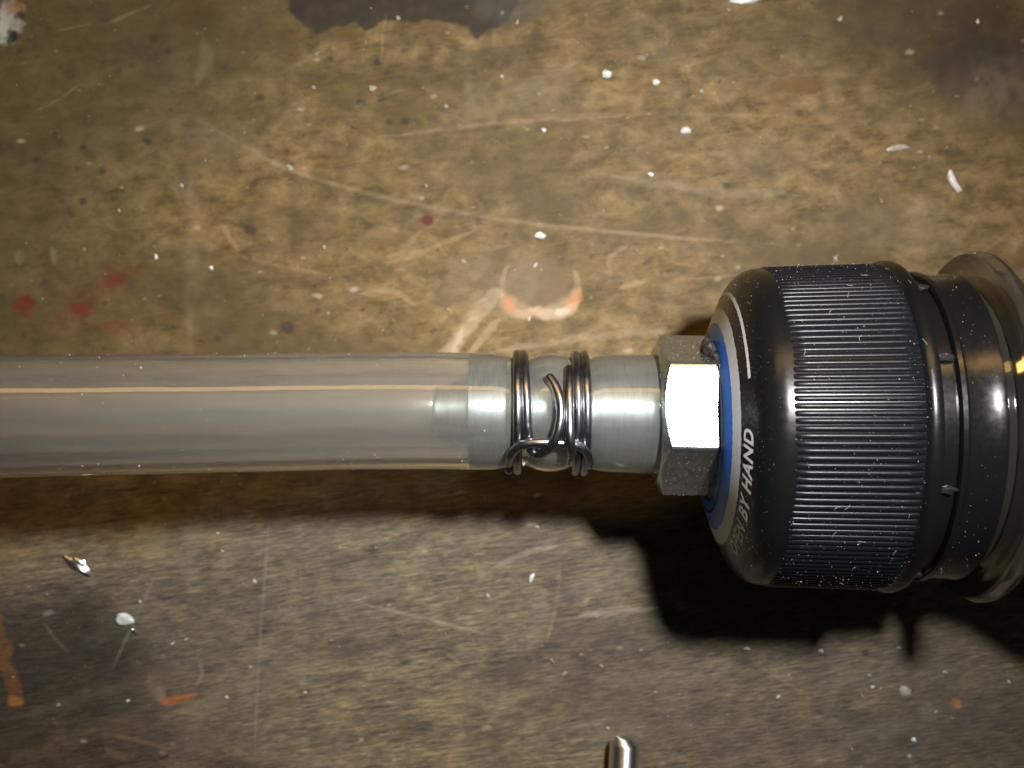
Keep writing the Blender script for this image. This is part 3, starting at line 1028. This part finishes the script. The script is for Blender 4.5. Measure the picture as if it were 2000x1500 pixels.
RI_V = [3.60, 3.60, 3.60, 3.60, 3.55, 3.74, 3.78, 3.44, 3.34, 3.62, 3.78, 3.44, 3.34, 3.86, 3.88]
# finer sampling where the fitting is inside
path = [p for p in CL]
NS = 96
outer, inner = [], []
for i, p in enumerate(path):
    t = (path[min(i + 1, len(path) - 1)] - path[max(i - 1, 0)]).normalized()
    sd = Vector((0, 1, 0)) - t * t.y
    sd.normalize()
    up = sd.cross(t)
    if up.z < 0:
        up = -up
    ro = float(np.interp(p.x, RO_X, RO_V)) * (1 + 0.004 * math.sin(p.x * 0.5))
    ri = float(np.interp(p.x, RI_X, RI_V))
    c = Vector((p.x, p.y, p.z + AX_Z))
    for lst, r_ in ((outer, ro), (inner, ri)):
        for k in range(NS):
            a = 2 * math.pi * k / NS
            lst.append(tuple(c + up * (r_ * math.cos(a)) + sd * (r_ * math.sin(a))))
n_ = len(path)
vs = outer + inner
fs = rings_to_faces(n_, NS) + [tuple(i + n_ * NS for i in f) for f in rings_to_faces(n_, NS)]
for base_ in (0, (n_ - 1) * NS):
    for k in range(NS):
        k2 = (k + 1) % NS
        fs.append((base_ + k, base_ + k2, n_ * NS + base_ + k2, n_ * NS + base_ + k))
hw = obj('hose_wall', vs, fs, [M['vinyl'], M['bore']], hose, sharp=None)
nq = (n_ - 1) * NS
mi = np.zeros(len(hw.data.polygons), dtype=np.int32)
mi[nq:2 * nq] = 1
hw.data.polygons.foreach_set('material_index', mi)
# thin stained cut edge against the hexagon
vs, fs = lathe([(14.12, 5.2), (14.12, 5.80), (14.3, 5.84), (14.42, 5.7), (14.42, 5.2)], fay, 96)
obj('cut_edge', vs, fs, M['vinyl_end'], hose)

# ================================================================== spring clamp
clamp = thing('hose_clamp', 'double wire steel spring clamp squeezing the clear hose over the barb', 'hose clamp', (3.6, -2.8, AX_Z - 6))
WR = 0.445


def on_hose(u, v, rho):
    """where the line of sight at (u, v) meets a cylinder of radius rho about the hose axis"""
    dx, dy = (u - CX) / F, (CY - v) / F
    x = 3.5
    for _ in range(4):
        yc = fay(x)
        # point (dx t, dy t, H - t); (dy t - yc)^2 + (H - t - AX_Z)^2 = rho^2
        A = dy * dy + 1
        B = -2 * (dy * yc + (H - AX_Z))
        C = yc * yc + (H - AX_Z) ** 2 - rho * rho
        D = max(B * B - 4 * A * C, 0)
        t = (-B - math.sqrt(D)) / (2 * A)
        x = dx * t
    return Vector((dx * t, dy * t, H - t))


def ring_arc(x_of, rho, a0, a1, n=60):
    """part of a turn about the hose; a in degrees, 0 up, 90 to +y; x_of maps a to x"""
    out = []
    for i in range(n + 1):
        a = a0 + (a1 - a0) * i / n
        x = x_of(a)
        r = math.radians(a)
        out.append(Vector((x, fay(x) + rho * math.sin(r), AX_Z + rho * math.cos(r))))
    return out


RW = 5.24 + WR
lin = lambda xa, a0, xb, a1: (lambda a: xa + (xb - xa) * (a - a0) / (a1 - a0))


def blend_wire(arc, pts, sub=8):
    return arc + smooth_path([arc[-1]] + pts, sub)[1:]


# first wire: left inner turn ends in the tail that hooks round the cross bar and stands up
tail = [on_hose(1031, 840, RW + 0.05), on_hose(1034, 868, RW + 0.05), on_hose(1041, 884, RW + 0.1), on_hose(1053, 888, RW + 0.55), on_hose(1068, 880, RW + 1.0),
        on_hose(1082, 862, RW + 1.25), on_hose(1091, 838, RW + 1.2), on_hose(1095, 810, RW + 1.0), on_hose(1093, 780, RW + 0.85), on_hose(1085, 755, RW + 0.7), on_hose(1073, 736, RW + 0.6)]
arc = ring_arc(lin(0.55, 268, 1.42, -15), RW, 268, -8, 90)      # from below, round the back, over the top
wireA = blend_wire(arc, tail)
# the cross bar joins the two outer turns
bar = [on_hose(993, 905, RW + 0.1), on_hose(998, 888, RW + 0.3), on_hose(1012, 873, RW + 0.55), on_hose(1035, 866, RW + 0.78), on_hose(1065, 864, RW + 0.8), on_hose(1100, 866, RW + 0.75),
       on_hose(1126, 869, RW + 0.6), on_hose(1143, 880, RW + 0.35), on_hose(1150, 896, RW + 0.15), on_hose(1149, 910, RW + 0.05)]
lo = ring_arc(lin(0.52, 270, -0.28, -92), RW, 270 - 0.0, -92 + 0.0, 2)
left_turn = ring_arc(lambda a: 0.50 + (-0.30 - 0.50) * 0, RW, 60, -110, 50)
# outer turns: left and right, each once round the hose
wl = ring_arc(lambda a: -0.30 + (0.52 + 0.30) * min(1, max(0, (a - 250) / -150)), RW, 266, -100, 120)
wr = ring_arc(lambda a: 7.02 + (6.98 - 7.02) * min(1, max(0, (a - 250) / -150)), RW + 0.02, 262, -100, 120)
wr2 = ring_arc(lin(6.2, 262, 6.12, -112), RW, 262, -112, 110)
r0 = [on_hose(1112, 722, RW + 0.15), on_hose(1112, 745, RW + 0.3), on_hose(1112, 780, RW + 0.55), on_hose(1112, 820, RW + 0.9), on_hose(1113, 850, RW + 1.3), on_hose(1115, 872, RW + 1.35), on_hose(1117, 890, RW + 1.0)]
arc0 = ring_arc(lin(5.35, 120, 5.33, 42), RW, 110, 46, 20)
for nm, p in (('wire_tail', wireA), ('cross_bar', smooth_path(bar, 10)), ('wire_turn', wl), ('wire_turn', wr), ('wire_turn', wr2), ('wire_hook', smooth_path([arc0[-1]] + r0, 8))):
    vs, fs = tube(p, WR, 16)
    obj(nm, vs, fs, M['wire'], clamp, sharp=50)

# ================================================================== steel pin lying on the bench
pr = 1.68
tip = at(1221, 1440, pr)
dirv = Vector((-0.055, -1.0, 0)).normalized()
sdv = dirv.cross(Vector((0, 0, 1))).normalized()
prof = [(0.0, 0.02), (0.0, 0.80), (0.08, 0.95), (0.55, 1.52), (0.72, 1.64), (0.95, 1.68), (27.5, 1.68), (28.2, 1.2), (28.2, 0.02)]
vs = []
npn = 64
for l, r_ in prof:
    c = Vector(tip) + dirv * l
    for k in range(npn):
        a = 2 * math.pi * k / npn
        vs.append(tuple(c + Vector((0, 0, 1)) * (r_ * math.cos(a)) + sdv * (r_ * math.sin(a))))
pin = obj('steel_pin', vs, rings_to_faces(len(prof), npn), M['pin'], None, origin=(tip[0], tip[1], 0))
tag(pin, 'polished round steel pin with chamfered tip lying on the bench', 'pin')


# ================================================================== flecks on the bench
def fleck(name, u, v, ru, rv, hgt, mat, ang=0.0, bend=0.0, rough=0.25, sub=2):
    c = at(u, v, 0)
    k = H / F
    iv, if_ = ICO[sub]
    sd_ = random.uniform(0, 100)
    ca, sa = math.cos(math.radians(ang)), math.sin(math.radians(ang))
    vs = []
    for x, y, z in iv:
        q = 1 + rough * (math.sin(3.1 * x + sd_) * math.cos(2.7 * y - sd_) + 0.5 * math.sin(6.3 * y + 2 * x + sd_) + 0.4 * math.cos(5 * z + 4 * x + sd_))
        a, b2 = x * ru * k * q, y * rv * k * q
        b2 += bend * (x * x) * ru * k
        zz = max(z, -0.3) * hgt * q + 0.3 * hgt - 0.02
        vs.append((c[0] + a * ca - b2 * sa, c[1] + a * sa + b2 * ca, max(zz, -0.05)))
    return obj(name, vs, if_, mat, None, origin=(c[0], c[1], 0.0), sharp=40)


special = [
    ('paint_fleck', 1185, 145, 10, 9, 0.35, 'white_paint', 20, 0, 'round bright white paint droplet, largest of a row of three on the bench'),
    ('paint_fleck', 1281, 161, 8, 7, 0.30, 'white_paint', 0, 0, 'round white paint droplet in the middle of a row of three'),
    ('paint_fleck', 1369, 179, 5.5, 5, 0.25, 'dull_paint', 0, 0, 'small dull droplet at the end of a row of three'),
    ('paint_fleck', 1339, 255, 11, 7.5, 0.30, 'white_paint', -10, 0, 'white paint droplet with a short pale tail on the bench'),
    ('paint_fleck', 1860, 357, 24, 8, 0.30, 'white_paint', -62, 0.35, 'curved white sliver of paint on the brown bench'),
    ('paint_fleck', 1752, 289, 22, 6, 0.18, 'dull_paint', 8, 0, 'faint pale dash of paint on the bench'),
    ('paint_fleck', 1456, -2, 34, 10, 0.3, 'white_paint', 4, 0, 'wide pale paint blob on the bench beside the tarry stain'),
    ('paint_fleck', 1055, 460, 11, 7, 0.28, 'white_paint', 0, 0, 'oval white paint speck just above the orange ring mark'),
    ('metal_chip', 153, 1102, 25, 11, 0.5, 'shiny_chip', -30, 0, 'crumpled glinting metal chip on the bench below the hose'),
    ('paint_fleck', 244, 1209, 19, 12, 0.35, 'white_paint', -12, 0, 'ragged white paint flake on the bench below the hose'),
    ('metal_chip', 263, 1229, 8, 4.5, 0.3, 'shiny_chip', -45, 0, 'tiny bright metal chip beside the ragged white flake'),
    ('paint_fleck', 1038, 1128, 10, 4.5, 0.25, 'white_paint', 62, 0, 'thin upright white sliver on the scraped wood'),
    ('paint_fleck', 1767, 1350, 11, 11, 0.3, 'dull_paint', 0, 0, 'round pale grey blob of paint on the scraped wood'),
]
for nm, u, v, a, b2, h, mt, an, bd, lb in special:
    o = fleck(nm, u, v, a, b2, h, M[mt], an, bd, 0.30 if nm == 'metal_chip' else 0.15, 3 if nm == 'metal_chip' or a > 18 else 2)
    tag(o, lb, 'metal chip' if nm == 'metal_chip' else 'paint fleck')
upper = [(1640, 37, 6), (1423, 19, 5), (905, 511, 6), (1045, 518, 6), (567, 328, 7), (1720, 391, 6), (1271, 341, 5), (1814, 308, 5), (619, 104, 6), (728, 172, 7), (612, 171, 5), (871, 208, 5),
         (980, 150, 5), (778, 35, 5), (1010, 43, 5), (1778, 208, 4), (1062, 254, 5), (305, 502, 5), (233, 412, 5), (413, 524, 5), (355, 362, 5), (633, 484, 5), (875, 605, 4), (1033, 623, 5), (1909, 42, 5), (832, 363, 4), (1632, 506, 7)]
SPECKS = []
for u, v, r_ in upper:
    o = fleck('paint_fleck', u, v, r_, r_ * random.uniform(0.6, 1), 0.18, M['dull_paint' if random.random() < 0.85 else 'white_paint'], random.uniform(0, 180), 0, 0.3, 1)
    SPECKS.append((o, u, v, 'tiny pale paint speck on the stained mottled part of the bench', 'tiny specks on the mottled finish'))
NEAR = {(1632, 506): 'pale speck showing just above the ribbed grip of the cap', (905, 511): 'pale slanted speck left of the orange ring mark', (1045, 518): 'pale speck inside the orange ring mark',
        (567, 328): 'pale speck lying on the long curved scratch', (875, 605): 'tiny speck in the dark gouge beside the pale smear', (1033, 623): 'tiny pale speck under the orange ring mark',
        (778, 35): 'tiny pale speck in the tarry black stain', (1187, 1423): 'white speck just ahead of the steel pin tip', (1755, 1264): 'white speck at the tip of the small round shadow',
        (114, 1376): 'pale speck beside the end of the orange paint streak', (1860, 1403): 'tiny speck below the small orange dot', (1049, 1029): 'pale speck on the edge of the hose shadow'}
lower = [(497, 1135, 6), (1078, 1290, 7), (1103, 1315, 7), (1134, 1279, 6), (1174, 1301, 5), (1187, 1423, 6), (1459, 1267, 9), (1603, 1272, 7), (1755, 1264, 5), (1719, 1345, 6), (1704, 1341, 5), (1785, 1445, 7),
         (1775, 1478, 8), (1828, 1389, 7), (1846, 1313, 7), (489, 1302, 6), (338, 1256, 6), (364, 1248, 5), (648, 1250, 6), (1697, 1319, 5), (1540, 1318, 5), (1520, 1360, 6), (1684, 1360, 5), (1251, 1270, 6), (425, 1042, 5),
         (434, 1076, 5), (476, 1140, 4), (274, 1175, 4), (443, 1362, 5), (596, 1352, 6), (664, 1069, 4), (57, 1146, 5), (114, 1376, 6), (770, 1484, 6), (250, 1368, 5), (26, 1322, 4), (1049, 1029, 6), (953, 1163, 5), (1664, 1463, 4),
         (1280, 1352, 5), (1970, 1331, 5), (1860, 1403, 4), (1420, 1395, 4), (1349, 1417, 4), (836, 1341, 4), (710, 1340, 4)]
for u, v, r_ in lower:
    o = fleck('paint_fleck', u, v, r_ * 0.8, r_ * random.uniform(0.35, 0.7), 0.18, M['white_paint' if random.random() < 0.35 else 'dull_paint'], random.uniform(-60, 60), 0, 0.35, 1)
    SPECKS.append((o, u, v, 'tiny white speck on the scraped streaky part of the bench', 'tiny specks on the scraped wood'))
for o, u, v, lb, gr in SPECKS:
    if (u, v) in NEAR:
        tag(o, NEAR[(u, v)], 'paint fleck')
    else:
        tag(o, lb, 'paint fleck', gr)

# ================================================================== dust
pts, sz = [], []
for _ in range(230):                                       # bench grit
    u, v = random.uniform(0, 2000), random.uniform(0, 1500)
    if v < 700 and random.random() < 0.65:
        continue
    p = at(u, v, 0.02)
    pts.append(p)
    sz.append(random.choice([0.05, 0.06, 0.08, 0.11]))
vs, fs = grains(pts, sz)
g = obj('bench_grit', vs, fs, M['dust'], None, origin=(0, 0, 0), smooth=False)
tag(g, 'fine pale grit scattered over the bench top', 'grit', kind='stuff')

pts, sz = [], []
for _ in range(1500):                                      # on the ribs
    a = random.uniform(-1.5, 1.5)
    x = random.uniform(24, 36.2)
    r_ = 15.3 + (x - 24) / 11 * 0.34 + random.choice([0.04, 0.08, 0.18, 0.28])
    pts.append((x, AY + r_ * math.sin(a), AX_Z + r_ * math.cos(a)))
    sz.append(random.choices([0.02, 0.03, 0.045, 0.075], [9, 6, 1.6, 0.3])[0])
for _ in range(900):                                       # on the dome
    a = random.uniform(-1.6, 1.6)
    r_ = random.uniform(9, 15.2)
    pts.append(dome_pt(r_, a, 0.03))
    sz.append(random.choices([0.014, 0.022, 0.035], [8, 4, 0.6])[0])
for _ in range(150):                                       # on the band
    a = random.uniform(-1.5, 1.5)
    x = random.uniform(38.3, 42.4)
    pts.append((x, AY + 14.78 * math.sin(a), AX_Z + 14.78 * math.cos(a)))
    sz.append(random.choices([0.02, 0.035, 0.06], [6, 4, 1])[0])
vs, fs = grains(pts, sz)
g = obj('dust', vs, fs, M['dust'], cap, smooth=False)
g['kind'] = 'stuff'
# lint caught in the ribs
LV = []
for _ in range(16):
    a = random.uniform(-1.2, 1.2)
    x = random.uniform(24.5, 36)
    r_ = 15.6 + (x - 24) / 11 * 0.42
    th = random.uniform(0, 6.28)
    q = []
    for i in range(5):
        th += random.uniform(-0.7, 0.7)
        x += math.cos(th) * 0.16
        a += math.sin(th) * 0.16 / 15
        q.append(Vector((x, AY + r_ * math.sin(a), AX_Z + r_ * math.cos(a))))
    LV.append(tube(smooth_path(q, 3), 0.016, 5, True, False))
vs, fs = merge(LV)
g = obj('lint', vs, fs, M['dust'], cap, sharp=None)
g['kind'] = 'stuff'

pts, sz = [], []
for _ in range(520):
    a = random.choice([-1, 1]) * random.triangular(0.3, 1.55, 1.5)
    x = random.uniform(-55, 14)
    i = min(range(0, n_, 4), key=lambda q: abs(path[q].x - x))
    c = path[i]
    r_ = float(np.interp(c.x, RO_X, RO_V)) + 0.01
    pts.append((c.x + random.uniform(-.4, .4), c.y + r_ * math.sin(a), c.z + AX_Z + r_ * math.cos(a)))
    sz.append(random.choices([0.018, 0.03, 0.05, 0.08], [8, 5, 2, 0.6])[0])
for u, v, s_ in ((275, 718, 0.15), (241, 733, 0.07), (318, 834, 0.09), (918, 757, 0.13), (917, 766, 0.09), (160, 770, 0.10), (201, 787, 0.08), (356, 879, 0.09), (148, 873, 0.07), (161, 910, 0.09), (272, 910, 0.1), (405, 821, 0.08), (392, 800, 0.1), (946, 842, 0.09)):
    dx, dy = (u - CX) / F, (CY - v) / F
    c = min(path, key=lambda q: abs(q.x - dx * 110))
    t = 108.0
    for _ in range(6):
        y = dy * t
        zz = math.sqrt(max(5.75 ** 2 - (y - c.y) ** 2, 0)) + c.z + AX_Z
        t = H - zz
    pts.append((dx * t, dy * t, zz + 0.02))
    sz.append(s_)
vs, fs = grains(pts, sz)
g = obj('dust', vs, fs, M['dust'], hose, smooth=False)
g['kind'] = 'stuff'

pts, sz = [], []
for _ in range(420):
    a = random.choice([random.uniform(-1.5, -0.42), random.uniform(0.7, 1.6)])
    x = random.uniform(14.6, 19.3)
    d = ((a - ROLL + math.pi / 6) % (math.pi / 3)) - math.pi / 6
    r_ = AF / 2 / math.cos(d) + 0.0
    r_ = min(r_, 7.86)
    pts.append((x, fay(x) + r_ * math.sin(a), AX_Z + r_ * math.cos(a)))
    sz.append(random.choices([0.018, 0.03, 0.05], [7, 4, 1])[0])
vs, fs = grains(pts, sz)
g = obj('dust', vs, fs, M['dust'], fit, smooth=False)
g['kind'] = 'stuff'
